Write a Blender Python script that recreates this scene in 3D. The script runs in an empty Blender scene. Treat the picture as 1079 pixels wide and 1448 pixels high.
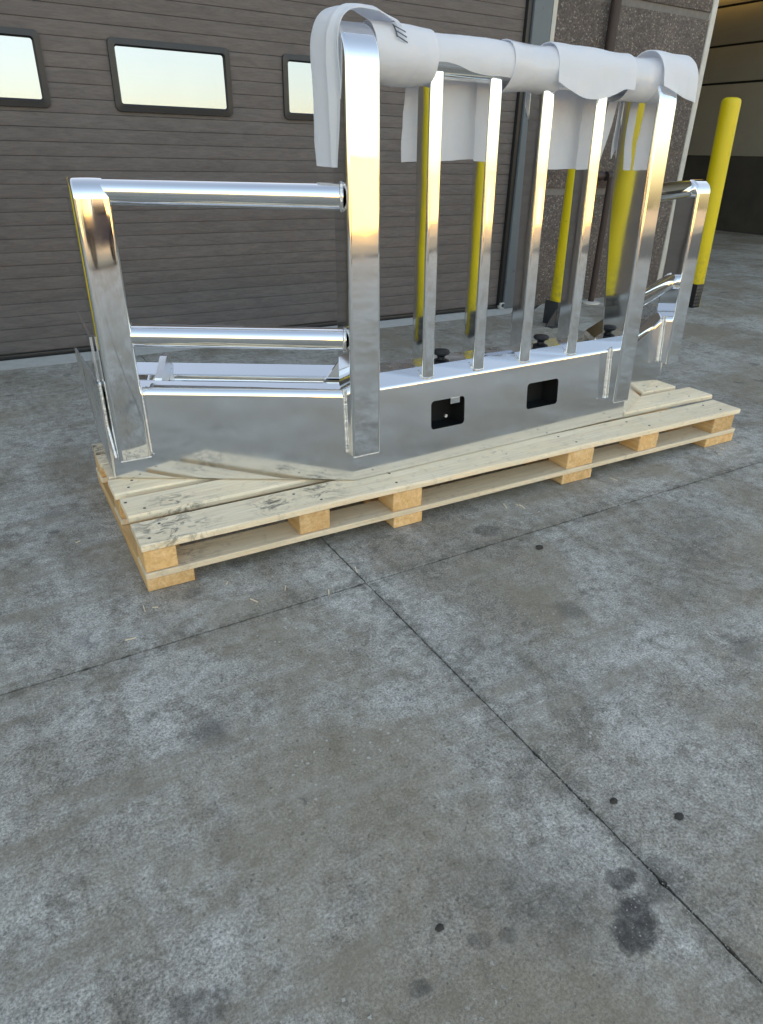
import bpy, bmesh, math, random
from mathutils import Vector, Matrix, noise
random.seed(7)
S = bpy.context.scene
COL = S.collection
R = math.radians

# ------------------------------------------------------------------ camera
CAM = bpy.data.cameras.new('camera')
cam = bpy.data.objects.new('camera', CAM)
COL.objects.link(cam)
RX = Vector((0.86237, -0.50580, 0.02235))       # image right, in world axes
DN = Vector((-0.21965, -0.41414, -0.88332))     # image down
RX.normalize(); DN = (DN - RX * DN.dot(RX)).normalized()
FW = RX.cross(DN)
mw = Matrix.Identity(4)
for i in range(3):
    mw[i][0], mw[i][1], mw[i][2] = RX[i], -DN[i], -FW[i]
mw.translation = (0, 0, 1.1)
cam.matrix_world = mw
CAM.sensor_fit = 'VERTICAL'; CAM.sensor_height = 36.0
CAM.lens = 957.0 / 1448.0 * 36.0
CAM.clip_start = 0.05; CAM.clip_end = 2000
S.camera = cam

# ------------------------------------------------------------------ sky, sun, exposure
SUN_EL, SUN_AZ = 10.0, 8.0                      # behind the building: azimuth measured from +Y towards +X
W = bpy.data.worlds.new('World'); S.world = W; W.use_nodes = True
nt = W.node_tree; nt.nodes.clear()
sky = nt.nodes.new('ShaderNodeTexSky'); sky.sky_type = 'NISHITA'; sky.sun_disc = False
sky.sun_elevation = R(SUN_EL); sky.sun_rotation = R(SUN_AZ)
sky.air_density = 1.0; sky.dust_density = 2.4; sky.ozone_density = 2.6
bg = nt.nodes.new('ShaderNodeBackground'); bg.inputs['Strength'].default_value = 0.15
wo = nt.nodes.new('ShaderNodeOutputWorld')
nt.links.new(sky.outputs[0], bg.inputs[0]); nt.links.new(bg.outputs[0], wo.inputs[0])
SL = bpy.data.lights.new('sun', 'SUN'); SL.energy = 2.2; SL.angle = R(0.53); SL.color = (1.0, 0.86, 0.66)
sun = bpy.data.objects.new('sun', SL); COL.objects.link(sun)
sd = Vector((math.sin(R(SUN_AZ)) * math.cos(R(SUN_EL)), math.cos(R(SUN_AZ)) * math.cos(R(SUN_EL)), math.sin(R(SUN_EL))))
sun.rotation_euler = (-sd).to_track_quat('-Z', 'Y').to_euler()
S.view_settings.view_transform = 'Standard'; S.view_settings.look = 'None'
S.view_settings.gamma = 1.0; S.view_settings.use_curve_mapping = False
S.view_settings.exposure = 2.58
S.view_settings.use_white_balance = True; S.view_settings.white_balance_temperature = 11200; S.view_settings.white_balance_tint = 19

# ------------------------------------------------------------------ material helpers
class NT:
    def __init__(s, name):
        s.m = bpy.data.materials.new(name); s.m.use_nodes = True
        s.t = s.m.node_tree
        s.b = s.t.nodes['Principled BSDF']
    def n(s, typ, **kw):
        nd = s.t.nodes.new('ShaderNode' + typ)
        for k, v in kw.items():
            if k.startswith('i_'):
                key = k[2:].replace('_', ' ')
                nd.inputs[key].default_value = v
            else: setattr(nd, k, v)
        return nd
    def l(s, a, b): s.t.links.new(a, b)
    def set(s, **kw):
        for k, v in kw.items():
            inp = s.b.inputs[k.replace('_', ' ')]
            if hasattr(v, 'is_linked'): s.l(v, inp)
            else: inp.default_value = v
        return s
    def pos(s): return s.n('NewGeometry').outputs['Position']
    def objc(s): return s.n('TexCoord').outputs['Object']
    def rnd(s): return s.n('ObjectInfo').outputs['Random']
    def mapping(s, v, scale=(1, 1, 1), loc=(0, 0, 0), rot=(0, 0, 0)):
        mp = s.n('Mapping'); s.l(v, mp.inputs[0])
        mp.inputs['Scale'].default_value = scale; mp.inputs['Location'].default_value = loc; mp.inputs['Rotation'].default_value = rot
        return mp.outputs[0]
    def noise(s, v, scale, detail=4, rough=0.55, dist=0.0, w=None):
        nd = s.n('TexNoise')
        if w is not None:
            nd.noise_dimensions = '4D'; s.l(w, nd.inputs['W'])
        s.l(v, nd.inputs['Vector']); nd.inputs['Scale'].default_value = scale
        nd.inputs['Detail'].default_value = detail; nd.inputs['Roughness'].default_value = rough
        nd.inputs['Distortion'].default_value = dist
        return nd.outputs['Fac']
    def ramp(s, f, *stops, interp='LINEAR'):
        nd = s.n('ValToRGB'); s.l(f, nd.inputs[0]); e = nd.color_ramp.elements
        nd.color_ramp.interpolation = interp
        while len(e) < len(stops): e.new(0.5)
        for el, (p, c) in zip(e, stops):
            el.position = p; el.color = (c, c, c, 1) if isinstance(c, (int, float)) else (*c, 1)
        return nd.outputs[0]
    def mix(s, f, a, b, mode='MIX'):
        nd = s.n('Mix', data_type='RGBA', blend_type=mode)
        for v, i in ((f, 0), (a, 6), (b, 7)):
            if hasattr(v, 'is_linked'): s.l(v, nd.inputs[i])
            else: nd.inputs[i].default_value = v if isinstance(v, (int, float)) else (*v, 1)
        return nd.outputs[2]
    def math(s, op, a, b=0.0, c=0.0, clamp=False):
        nd = s.n('Math', operation=op, use_clamp=clamp)
        for i, v in enumerate((a, b, c)):
            if hasattr(v, 'is_linked'): s.l(v, nd.inputs[i])
            else: nd.inputs[i].default_value = v
        return nd.outputs[0]
    def bump(s, h, strength=0.3, dist=0.01):
        nd = s.n('Bump'); s.l(h, nd.inputs['Height']); nd.inputs['Strength'].default_value = strength
        nd.inputs['Distance'].default_value = dist
        s.l(nd.outputs[0], s.b.inputs['Normal'])
        return s

def plain(name, col, rough=0.6, metal=0.0, spec=0.5, nscale=25, var=0.12):
    k = NT(name)
    f = k.noise(k.pos(), nscale, 5)
    c = k.mix(f, tuple(x * (1 - var) for x in col), tuple(min(1, x * (1 + var)) for x in col))
    k.set(Base_Color=c, Roughness=rough, Metallic=metal)
    k.b.inputs['Specular IOR Level'].default_value = spec
    return k.m

def m_alu(name, rough, wave, wscale=3.0):
    k = NT(name); p = k.pos()
    f = k.noise(p, 6.0, 5, 0.6)
    c = k.mix(f, (0.80, 0.81, 0.82), (0.90, 0.905, 0.91))
    haze = k.noise(k.mapping(p, (1, 1, 0.5)), 11.0, 6, 0.65)
    r = k.math('MULTIPLY_ADD', k.ramp(haze, (0.4, 0.0), (0.75, 1.0)), rough * 1.3, rough)
    k.set(Base_Color=c, Metallic=1.0, Roughness=r)
    k.bump(k.noise(p, wscale, 2, 0.4), 1.0, wave)
    return k.m
ALU = m_alu('polished_aluminium', 0.035, 0.0012)
ALU_PLATE = m_alu('polished_aluminium_plate', 0.07, 0.0016, 2.6)
def m_weld():
    k = NT('weld_metal'); p = k.pos()
    k.set(Base_Color=k.mix(k.noise(p, 60, 4), (0.62, 0.62, 0.63), (0.9, 0.9, 0.9)), Metallic=1.0, Roughness=0.33)
    k.bump(k.noise(p, 160, 3), 0.8, 0.004); return k.m
WELD = m_weld()
MILL = m_alu('mill_finish_aluminium', 0.24, 0.0008)

def m_concrete():
    k = NT('weathered_concrete'); p = k.pos()
    p2 = k.mapping(p, (1, 1, 0))
    big = k.noise(p2, 0.9, 8, 0.62, 0.6)
    strk = k.noise(k.mapping(p, (1.6, 0.7, 0), rot=(0, 0, 0.5)), 2.2, 8, 0.7, 0.8)
    f1 = k.ramp(k.math('ADD', k.math('MULTIPLY', big, 0.5), k.math('MULTIPLY', strk, 0.5)), (0.43, 0.0), (0.54, 1.0))
    c = k.mix(f1, (0.285, 0.249, 0.206), (0.430, 0.410, 0.372))
    # mottling, several sizes
    md = k.noise(p2, 9.0, 7, 0.7, 0.3)
    c = k.mix(k.ramp(md, (0.36, 0.55), (0.47, 0.0)), c, (0.165, 0.142, 0.116))
    c = k.mix(k.ramp(md, (0.56, 0.0), (0.72, 0.22)), c, (0.54, 0.525, 0.49))
    fi = k.noise(p2, 34.0, 9, 0.82, 0.3)
    c = k.mix(1.0, c, k.ramp(fi, (0.34, 0.50), (0.46, 0.88), (0.54, 1.05), (0.68, 1.38)), 'MULTIPLY')
    m3 = k.noise(k.mapping(p2, (1, 1, 1), (3, 8, 0)), 17.0, 8, 0.75, 0.6)
    c = k.mix(k.ramp(m3, (0.54, 0.0), (0.62, 0.62)), c, (0.19, 0.165, 0.135))
    gr = k.noise(p2, 190.0, 4, 0.85)
    c = k.mix(1.0, c, k.ramp(gr, (0.36, 0.45), (0.5, 1.0), (0.64, 1.6)), 'MULTIPLY')
    # pale scuffs
    sc = k.noise(k.mapping(p, (0.8, 3.4, 0), rot=(0, 0, -0.35)), 3.3, 9, 0.72, 0.5)
    c = k.mix(k.ramp(sc, (0.60, 0.0), (0.74, 0.5)), c, (0.56, 0.55, 0.52))
    # rust / clay tint patches
    rt = k.noise(k.mapping(p, (1, 1, 0), (7.3, 2.1, 0)), 1.5, 6, 0.6, 0.4)
    c = k.mix(k.ramp(rt, (0.49, 0.0), (0.60, 0.55)), c, (0.27, 0.218, 0.155))
    # dark grime spots
    v = k.n('TexVoronoi'); v.inputs['Scale'].default_value = 7.0; v.inputs['Randomness'].default_value = 1.0
    wv = k.n('TexNoise'); k.l(p2, wv.inputs['Vector']); wv.inputs['Scale'].default_value = 14; wv.inputs['Detail'].default_value = 5
    av = k.n('VectorMath', operation='MULTIPLY_ADD'); k.l(wv.outputs['Color'], av.inputs[0]); av.inputs[1].default_value = (.10, .10, 0); k.l(p2, av.inputs[2])
    k.l(av.outputs[0], v.inputs['Vector'])
    sep = k.n('SeparateColor'); k.l(v.outputs['Color'], sep.inputs[0])
    rad = k.math('MULTIPLY', k.math('POWER', sep.outputs[0], 5.0), 0.42)
    sp = k.math('SUBTRACT', 1.0, k.math('DIVIDE', v.outputs['Distance'], k.math('ADD', rad, 0.001)), clamp=True)
    c = k.mix(k.math('MULTIPLY', k.ramp(sp, (0.0, 0.0), (0.55, 1.0)), 0.55), c, (0.075, 0.072, 0.068))
    # exposed pale grit
    wj = k.n('TexNoise'); k.l(p2, wj.inputs['Vector']); wj.inputs['Scale'].default_value = 120; wj.inputs['Detail'].default_value = 3
    aj = k.n('VectorMath', operation='MULTIPLY_ADD'); k.l(wj.outputs['Color'], aj.inputs[0]); aj.inputs[1].default_value = (.012, .012, 0); k.l(p2, aj.inputs[2])
    v2 = k.n('TexVoronoi'); k.l(aj.outputs[0], v2.inputs['Vector']); v2.inputs['Scale'].default_value = 130.0
    s2 = k.n('SeparateColor'); k.l(v2.outputs['Color'], s2.inputs[0])
    grit = k.math('MULTIPLY', k.math('LESS_THAN', v2.outputs['Distance'], k.math('MULTIPLY', s2.outputs[2], 0.42)), k.math('GREATER_THAN', s2.outputs[0], 0.86))
    gm = k.ramp(k.noise(p2, 2.5, 4), (0.42, 0.0), (0.58, 1.0))
    c = k.mix(k.math('MULTIPLY', k.math('MULTIPLY', grit, gm), 0.8), c, (0.52, 0.50, 0.46))
    dg = k.math('MULTIPLY', k.math('LESS_THAN', v2.outputs['Distance'], k.math('MULTIPLY', s2.outputs[2], 0.34)), k.math('LESS_THAN', s2.outputs[1], 0.16))
    c = k.mix(k.math('MULTIPLY', dg, 0.5), c, (0.06, 0.06, 0.06))
    # oil stains (x, y, radius x, radius y, turn, strength)
    stains = [(0.712, 0.348, 0.060, 0.040, -0.5, 1.0), (0.752, 0.415, 0.034, 0.022, 0.2, 0.9), (1.317, 1.498, 0.055, 0.045, 0.2, 0.55),
              (0.353, 0.442, 0.022, 0.014, 0.4, 0.6), (0.474, 0.452, 0.026, 0.016, 0.3, 0.5), (0.520, 0.436, 0.018, 0.014, 0, 0.42),
              (0.60, 0.46, 0.20, 0.11, 0.9, 0.40), (0.06, 0.58, 0.05, 0.035, 0.3, 0.5), (0.17, 0.40, 0.06, 0.03, 0.1, 0.5),
              (0.28, 0.36, 0.05, 0.02, 0.1, 0.55), (0.0, 0.47, 0.05, 0.04, 0.1, 0.45), (0.95, 0.95, 0.35, 0.10, 1.0, 0.22), (1.9, 1.15, 0.6, 0.13, -0.6, 0.26)]
    wn = k.n('TexNoise'); k.l(p2, wn.inputs['Vector']); wn.inputs['Scale'].default_value = 28; wn.inputs['Detail'].default_value = 8; wn.inputs['Roughness'].default_value = 0.78
    # long drag streaks running away to the right
    st_ = k.noise(k.mapping(p, (1.2, 6.5, 0), rot=(0, 0, 0.95)), 1.6, 7, 0.66, 0.3)
    c = k.mix(k.ramp(st_, (0.52, 0.0), (0.64, 0.55)), c, (0.25, 0.21, 0.16))
    c = k.mix(k.ramp(st_, (0.32, 0.2), (0.44, 0.0)), c, (0.50, 0.49, 0.46))
    for (x, y, rx, ry, a, st) in stains:
        big_r = max(rx, ry)
        mv = k.n('VectorMath', operation='MULTIPLY_ADD'); k.l(wn.outputs['Color'], mv.inputs[0])
        q = min(0.06, big_r * 1.25); mv.inputs[1].default_value = (q, q, 0); k.l(p2, mv.inputs[2])
        sb = k.n('VectorMath', operation='SUBTRACT'); k.l(mv.outputs[0], sb.inputs[0]); sb.inputs[1].default_value = (x + q / 2, y + q / 2, 0)
        mp = k.mapping(sb.outputs[0], (1 / rx, 1 / ry, 1), rot=(0, 0, 0))
        ro = k.n('VectorRotate'); ro.rotation_type = 'Z_AXIS'; k.l(sb.outputs[0], ro.inputs['Vector']); ro.inputs['Angle'].default_value = a
        mp = k.mapping(ro.outputs[0], (1 / rx, 1 / ry, 1))
        ln = k.n('VectorMath', operation='LENGTH'); k.l(mp, ln.inputs[0])
        soft = 0.72 if st > 0.4 else 0.25
        mk = k.math('MULTIPLY', k.ramp(ln.outputs['Value'], (soft, st), (1.0, 0.0)), k.ramp(fi, (0.40, 1.0), (0.60, 0.62)))
        c = k.mix(mk, c, (0.060, 0.056, 0.052))
    # dirt gathered along the joints
    sx = k.n('SeparateXYZ'); k.l(p, sx.inputs[0])
    for ax_, v0 in ((0, 0.81), (1, 1.42)):
        dj = k.math('ABSOLUTE', k.math('SUBTRACT', sx.outputs[ax_], v0))
        mj = k.math('MULTIPLY', k.ramp(k.math('MULTIPLY', dj, 20.0), (0.10, 1.0), (0.9, 0.0)), k.ramp(fi, (0.40, 1.0), (0.58, 0.10)))
        c = k.mix(k.math('MULTIPLY', mj, 0.62), c, (0.105, 0.092, 0.072))
    k.set(Base_Color=c, Roughness=0.84)
    k.b.inputs['Specular IOR Level'].default_value = 0.35
    h = k.math('ADD', k.math('MULTIPLY', fi, 0.6), k.math('MULTIPLY', gr, 0.5))
    k.bump(h, 0.35, 0.004)
    return k.m
CONC = m_concrete()
DIRT = plain('joint_dirt', (0.06, 0.056, 0.05), 0.95, nscale=80, var=0.5)
FAR = plain('dry_yard_gravel', (0.30, 0.24, 0.16), 0.95, nscale=0.6, var=0.25)
SILL = plain('pale_concrete_sill', (0.50, 0.49, 0.46), 0.85, nscale=18, var=0.22)

def m_wood(name, ca, cb, axis='X', smudge=0.0, tint=(0.70, 0.55, 0.33)):
    k = NT(name); o = k.objc(); rnd = k.rnd()
    off = k.n('VectorMath', operation='ADD'); k.l(o, off.inputs[0])
    cm = k.n('CombineXYZ'); 
    k.l(k.math('MULTIPLY', rnd, 37.0), cm.inputs[0]); k.l(k.math('MULTIPLY', rnd, 91.0), cm.inputs[1]); k.l(k.math('MULTIPLY', rnd, 53.0), cm.inputs[2])
    k.l(cm.outputs[0], off.inputs[1]); p = off.outputs[0]
    sc = {'X': (1.2, 26, 26), 'Y': (26, 1.2, 26), 'Z': (26, 26, 1.2)}[axis]
    ps = k.mapping(p, sc)
    g = k.noise(ps, 1.6, 7, 0.68, 0.7)
    c = k.mix(k.ramp(g, (0.30, 0.0), (0.68, 1.0)), ca, cb)
    g2 = k.noise(k.mapping(p, tuple(q * 3 for q in sc)), 2.0, 4, 0.7)
    c = k.mix(1.0, c, k.ramp(g2, (0.3, 0.84), (0.7, 1.1)), 'MULTIPLY')
    bl = k.noise(p, 4.0, 5, 0.6)
    c = k.mix(k.ramp(bl, (0.50, 0.0), (0.72, 0.55)), c, tint)
    c = k.mix(1.0, c, k.ramp(rnd, (0.0, 0.80), (1.0, 1.12)), 'MULTIPLY')
    # knots
    v = k.n('TexVoronoi'); k.l(k.mapping(p, tuple((4.0 if q < 5 else 9.0) for q in sc)), v.inputs['Vector']); v.inputs['Scale'].default_value = 1.0
    s3 = k.n('SeparateColor'); k.l(v.outputs['Color'], s3.inputs[0])
    kn = k.math('MULTIPLY', k.ramp(v.outputs['Distance'], (0.05, 1.0), (0.16, 0.0)), k.math('GREATER_THAN', s3.outputs[0], 0.72))
    c = k.mix(k.math('MULTIPLY', kn, 0.75), c, (0.20, 0.11, 0.05))
    if smudge:
        w = k.pos()
        a = k.noise(k.mapping(w, (1.0, 1.6, 1.0)), 16.0, 7, 0.72, 1.2)
        # boot-print like dirt towards the left-hand corner of the pallet
        mk = None
        for (x, y, rr) in ((0.36, 1.735, 0.16), (0.66, 1.735, 0.09), (0.83, 1.75, 0.10), (0.40, 1.86, 0.12), (0.27, 2.42, 0.14), (1.55, 1.74, 0.05)):
            d = k.n('VectorMath', operation='DISTANCE'); k.l(w, d.inputs[0]); d.inputs[1].default_value = (x, y, 0.15)
            q = k.ramp(k.math('DIVIDE', d.outputs['Value'], rr), (0.25, 1.0), (1.0, 0.0))
            mk = q if mk is None else k.math('MAXIMUM', mk, q)
        f = k.math('MULTIPLY', k.ramp(a, (0.50, 0.0), (0.60, 1.0)), mk)
        c = k.mix(k.math('MULTIPLY', f, smudge), c, (0.055, 0.055, 0.052))
        c = k.mix(k.math('MULTIPLY', k.ramp(k.noise(w, 30, 6, .7), (0.56, 0.0), (0.72, 0.35)), 1.0), c, (0.20, 0.17, 0.13))
    k.set(Base_Color=c, Roughness=0.72)
    k.b.inputs['Specular IOR Level'].default_value = 0.3
    k.bump(g, 0.35, 0.003)
    return k.m
PINE = m_wood('pale_pine_plank', (0.82, 0.62, 0.42), (0.95, 0.785, 0.585), 'X', 0.85, (0.92, 0.70, 0.46))
PINE_Y = m_wood('pale_pine_cross_board', (0.50, 0.36, 0.19), (0.68, 0.54, 0.33), 'Y')
BLOCK = m_wood('amber_pine_block', (0.66, 0.33, 0.12), (0.93, 0.61, 0.33), 'Y', 0.0, (0.92, 0.49, 0.19))

def m_door():
    k = NT('woodgrain_door_skin'); p = k.pos(); rnd = k.rnd()
    ps = k.mapping(p, (2.2, 1.0, 11.0))
    g = k.noise(ps, 2.4, 8, 0.72, 1.0, w=None)
    c = k.mix(k.ramp(g, (0.24, 0.0), (0.52, 0.55), (0.80, 1.0)), (0.084, 0.070, 0.068), (0.158, 0.133, 0.127))
    c = k.mix(1.0, c, k.ramp(rnd, (0.0, 0.95), (1.0, 1.05)), 'MULTIPLY')
    g2 = k.noise(k.mapping(p, (7.0, 1.0, 70.0)), 2.6, 6, 0.75)
    c = k.mix(1.0, c, k.ramp(g2, (0.3, 0.80), (0.7, 1.18)), 'MULTIPLY')
    c = k.mix(k.ramp(k.noise(k.mapping(p, (1.0, 1, 6), (3, 0, 1)), 2.3, 6, .7), (0.62, 0.0), (0.76, 0.35)), c, (0.21, 0.185, 0.165))
    k.set(Base_Color=c, Roughness=0.62)
    k.b.inputs['Specular IOR Level'].default_value = 0.4
    k.bump(g2, 0.2, 0.001); return k.m
DOOR = m_door()
BLACK = plain('black_rubber', (0.012, 0.012, 0.013), 0.45, nscale=40)
WFRAME = plain('black_window_frame', (0.018, 0.019, 0.022), 0.42)
CAVITY = plain('black_cavity_shade', (0.006, 0.006, 0.006), 0.8)  # black stands for the shade inside the bumper openings
def m_glass():
    k = NT('mirror_tinted_glazing')
    p = k.pos()
    k.set(Base_Color=k.mix(k.noise(p, 3, 3), (0.315, 0.325, 0.375), (0.345, 0.355, 0.405)), Metallic=1.0, Roughness=0.07)
    k.bump(k.noise(p, 1.7, 2), 1.0, 0.0006); return k.m
GLASS = m_glass()
def m_steel_blue():
    k = NT('peeling_blue_grey_paint'); p = k.pos()
    f = k.noise(k.mapping(p, (1, 1, 0.6)), 11, 7, 0.7, 0.6)
    c = k.mix(k.noise(p, 5, 4), (0.090, 0.118, 0.138), (0.130, 0.160, 0.182))
    c = k.mix(k.ramp(f, (0.64, 0.0), (0.68, 0.85)), c, (0.03, 0.032, 0.035))
    k.set(Base_Color=c, Roughness=0.55); k.bump(f, 0.3, 0.003); return k.m
JAMB = m_steel_blue()
def m_aggregate():
    k = NT('exposed_aggregate_panel'); p = k.pos()
    v = k.n('TexVoronoi'); k.l(p, v.inputs['Vector']); v.inputs['Scale'].default_value = 84
    s3 = k.n('SeparateColor'); k.l(v.outputs['Color'], s3.inputs[0])
    c = k.ramp(s3.outputs[0], (0.0, (0.062, 0.046, 0.041)), (0.45, (0.130, 0.096, 0.086)), (0.84, (0.18, 0.138, 0.124)), (0.99, (0.34, 0.29, 0.25)))
    c = k.mix(k.ramp(v.outputs['Distance'], (0.30, 0.0), (0.62, 0.8)), c, (0.095, 0.082, 0.075))
    c = k.mix(1.0, c, k.ramp(k.noise(p, 3, 5, .6), (0.3, 0.8), (0.7, 1.2)), 'MULTIPLY')
    k.set(Base_Color=c, Roughness=0.85)
    k.bump(k.math('SUBTRACT', 0.6, v.outputs['Distance']), 0.8, 0.008); return k.m
AGG = m_aggregate()
BAND = plain('grey_cast_band', (0.17, 0.155, 0.145), 0.85, nscale=30, var=0.25)
TRIM = plain('pale_corner_trim', (0.54, 0.525, 0.49), 0.7, nscale=16, var=0.2)
PIPE = plain('oxide_brown_pipe', (0.040, 0.022, 0.019), 0.6, nscale=30, var=0.3)
def m_yellow():
    k = NT('yellow_bollard_paint'); p = k.pos()
    c = k.mix(k.noise(k.mapping(p, (1, 1, 0.3)), 9, 5), (0.62, 0.45, 0.012), (0.76, 0.57, 0.020))
    c = k.mix(k.ramp(k.noise(p, 17, 7, .7, .5), (0.665, 0.0), (0.69, 0.9)), c, (0.06, 0.052, 0.035))
    sz = k.n('SeparateXYZ'); k.l(p, sz.inputs[0])
    c = k.mix(k.math('MULTIPLY', k.ramp(sz.outputs[2], (0.05, 0.75), (0.5, 0.0)), k.ramp(k.noise(p, 24, 6, .7), (0.42, 0.0), (0.62, 1.0))), c, (0.16, 0.13, 0.06))
    c = k.mix(k.ramp(k.noise(k.mapping(p, (1, 1, 0.2)), 30, 4), (0.6, 0.0), (0.75, 0.25)), c, (0.45, 0.36, 0.05))
    k.set(Base_Color=c, Roughness=0.42); k.bump(k.noise(p, 40, 3), 0.15, 0.002); return k.m
YELLOW = m_yellow()
BRACKET = plain('dark_steel_guard', (0.035, 0.038, 0.042), 0.5, nscale=30, var=0.3)
def m_foam(name, rough, coat):
    k = NT(name); p = k.pos()
    c = k.mix(k.noise(p, 8, 5), (0.89, 0.90, 0.93), (0.95, 0.955, 0.975))
    k.set(Base_Color=c, Roughness=rough)
    k.b.inputs['Coat Weight'].default_value = coat; k.b.inputs['Coat Roughness'].default_value = 0.18
    k.bump(k.noise(k.mapping(p, (1, 1, 1)), 38, 4, 0.6), 0.35, 0.006)
    tr = k.n('BsdfTranslucent'); tr.inputs['Color'].default_value = (0.88, 0.89, 0.93, 1)
    ms = k.n('MixShader'); ms.inputs[0].default_value = 0.42
    out = k.t.nodes['Material Output']
    k.l(k.b.outputs[0], ms.inputs[1]); k.l(tr.outputs[0], ms.inputs[2]); k.l(ms.outputs[0], out.inputs['Surface'])
    return k.m
FOAM = m_foam('white_foam_sheet', 0.55, 0.0)
FOAMT = m_foam('taped_foam_sheet', 0.4, 0.9)
INK = plain('dark_print_ink', (0.05, 0.055, 0.07), 0.6)
STUCCO = plain('tan_stucco', (0.66, 0.49, 0.24), 0.9, nscale=1.2, var=0.12)
BEIGE = plain('beige_metal_cladding', (0.36, 0.33, 0.275), 0.6, nscale=2, var=0.12)
SEAM = plain('dark_cladding_seam', (0.02, 0.019, 0.017), 0.8)
DARKBASE = plain('dark_stained_base', (0.075, 0.066, 0.058), 0.8, nscale=3, var=0.4)
ROOFM = plain('grey_roof_soffit', (0.11, 0.10, 0.09), 0.8, nscale=3)
WALLM = plain('brown_wall_render', (0.13, 0.105, 0.095), 0.9, nscale=6, var=0.2)
LABEL = plain('pale_blue_label_reflection', (0.60, 0.66, 0.78), 0.4)  # white-blue reflection on the deck label, put in as base colour
STONE = plain('grey_grit', (0.34, 0.33, 0.31), 0.9, nscale=300, var=0.7)
CLOD = plain('dark_dirt_clod', (0.045, 0.04, 0.034), 0.95, nscale=120, var=0.5)
def m_lamp():
    k = NT('warm_lamp_diffuser'); k.set(Base_Color=(0.8, 0.7, 0.4, 1))
    k.b.inputs['Emission Color'].default_value = (1.0, 0.80, 0.33, 1); k.b.inputs['Emission Strength'].default_value = 0.45
    return k.m
LAMP = m_lamp()

# ------------------------------------------------------------------ object helpers
def link(o, parent=None):
    COL.objects.link(o)
    if parent is not None: o.parent = parent
    return o
def thing(name, label, cat, loc=(0, 0, 0), group=None):
    o = bpy.data.objects.new(name, None); o.location = loc; o.empty_display_size = 0.1
    o['label'] = label; o['category'] = cat
    if group: o['group'] = group
    return link(o)
def wloc(o):
    v = Vector((0, 0, 0))
    while o is not None: v += o.location; o = o.parent
    return v
def obj(name, bm, mat, parent=None, smooth=35, origin=None, recalc=True):
    """one mesh object; the mesh is given in world space"""
    if recalc: bmesh.ops.recalc_face_normals(bm, faces=bm.faces)
    base = wloc(parent) if parent else Vector((0, 0, 0))
    org = Vector(origin) if origin is not None else base
    bmesh.ops.translate(bm, verts=bm.verts, vec=-org)
    me = bpy.data.meshes.new(name); bm.to_mesh(me); bm.free()
    me.materials.append(mat)
    if smooth:
        for f in me.polygons: f.use_smooth = True
        me.set_sharp_from_angle(angle=R(smooth))
    o = bpy.data.objects.new(name, me); o.location = org - base
    if mat.name.startswith('polished'):
        wm = o.modifiers.new('weighted_normal', 'WEIGHTED_NORMAL'); wm.keep_sharp = True; wm.weight = 100
    return link(o, parent)
def tag(o, label=None, cat=None, group=None, kind=None):
    if label: o['label'] = label
    if cat: o['category'] = cat
    if group: o['group'] = group
    if kind: o['kind'] = kind
    return o
def ident(u, d, z): return Vector((u, d, z))
class Fr:
    """wall frame: u along, d back, z up"""
    def __init__(s, o, a, lean=0.0, z0=0.455):
        s.o = Vector(o); s.u = Vector((math.cos(a), math.sin(a), 0)); s.d = Vector((-math.sin(a), math.cos(a), 0)); s.lean = lean; s.z0 = z0
    def __call__(s, u, d, z):
        p = s.o + s.u * u + s.d * d
        return Vector((p.x, p.y + s.lean * (z - s.z0), z))
def box(bm, a, b, fr=ident, bevel=0.0, seg=2):
    vs = []
    for z in (a[2], b[2]):
        for (x, y) in ((a[0], a[1]), (b[0], a[1]), (b[0], b[1]), (a[0], b[1])):
            vs.append(bm.verts.new(fr(x, y, z)))
    fs = [bm.faces.new([vs[i] for i in q]) for q in ((3, 2, 1, 0), (4, 5, 6, 7), (0, 1, 5, 4), (1, 2, 6, 5), (2, 3, 7, 6), (3, 0, 4, 7))]
    if bevel:
        es = list({e for f in fs for e in f.edges})
        bmesh.ops.bevel(bm, geom=es, offset=bevel, segments=seg, affect='EDGES', profile=0.5)
    return vs
def loft(bm, rings, cap=True, closed=True):
    rows = [[bm.verts.new(p) for p in r] for r in rings]
    n = len(rows[0])
    for a, b in zip(rows[:-1], rows[1:]):
        for i in range(n if closed else n - 1):
            j = (i + 1) % n
            bm.faces.new((a[i], a[j], b[j], b[i]))
    if cap and closed:
        bm.faces.new(rows[0][::-1]); bm.faces.new(rows[-1])
    return rows
def rrect(w, h, r, n=5):
    pts = []
    for cx, cy, a0 in ((w / 2 - r, h / 2 - r, 0), (-w / 2 + r, h / 2 - r, 90), (-w / 2 + r, -h / 2 + r, 180), (w / 2 - r, -h / 2 + r, 270)):
        for i in range(n + 1):
            a = R(a0 + 90 * i / n); pts.append((cx + r * math.cos(a), cy + r * math.sin(a)))
    return pts
def tube(bm, p0, p1, r, n=28, cap=True):
    p0, p1 = Vector(p0), Vector(p1); ax = (p1 - p0).normalized()
    s = ax.orthogonal().normalized(); t = ax.cross(s)
    ring = lambda c: [c + (s * math.cos(2 * math.pi * i / n) + t * math.sin(2 * math.pi * i / n)) * r for i in range(n)]
    loft(bm, [ring(p0), ring(p1)], cap)
def lathe(bm, prof, c, n=24):
    rings = [[Vector((c[0] + r * math.cos(2 * math.pi * i / n), c[1] + r * math.sin(2 * math.pi * i / n), c[2] + z)) for i in range(n)] for r, z in prof]
    loft(bm, rings)
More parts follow.
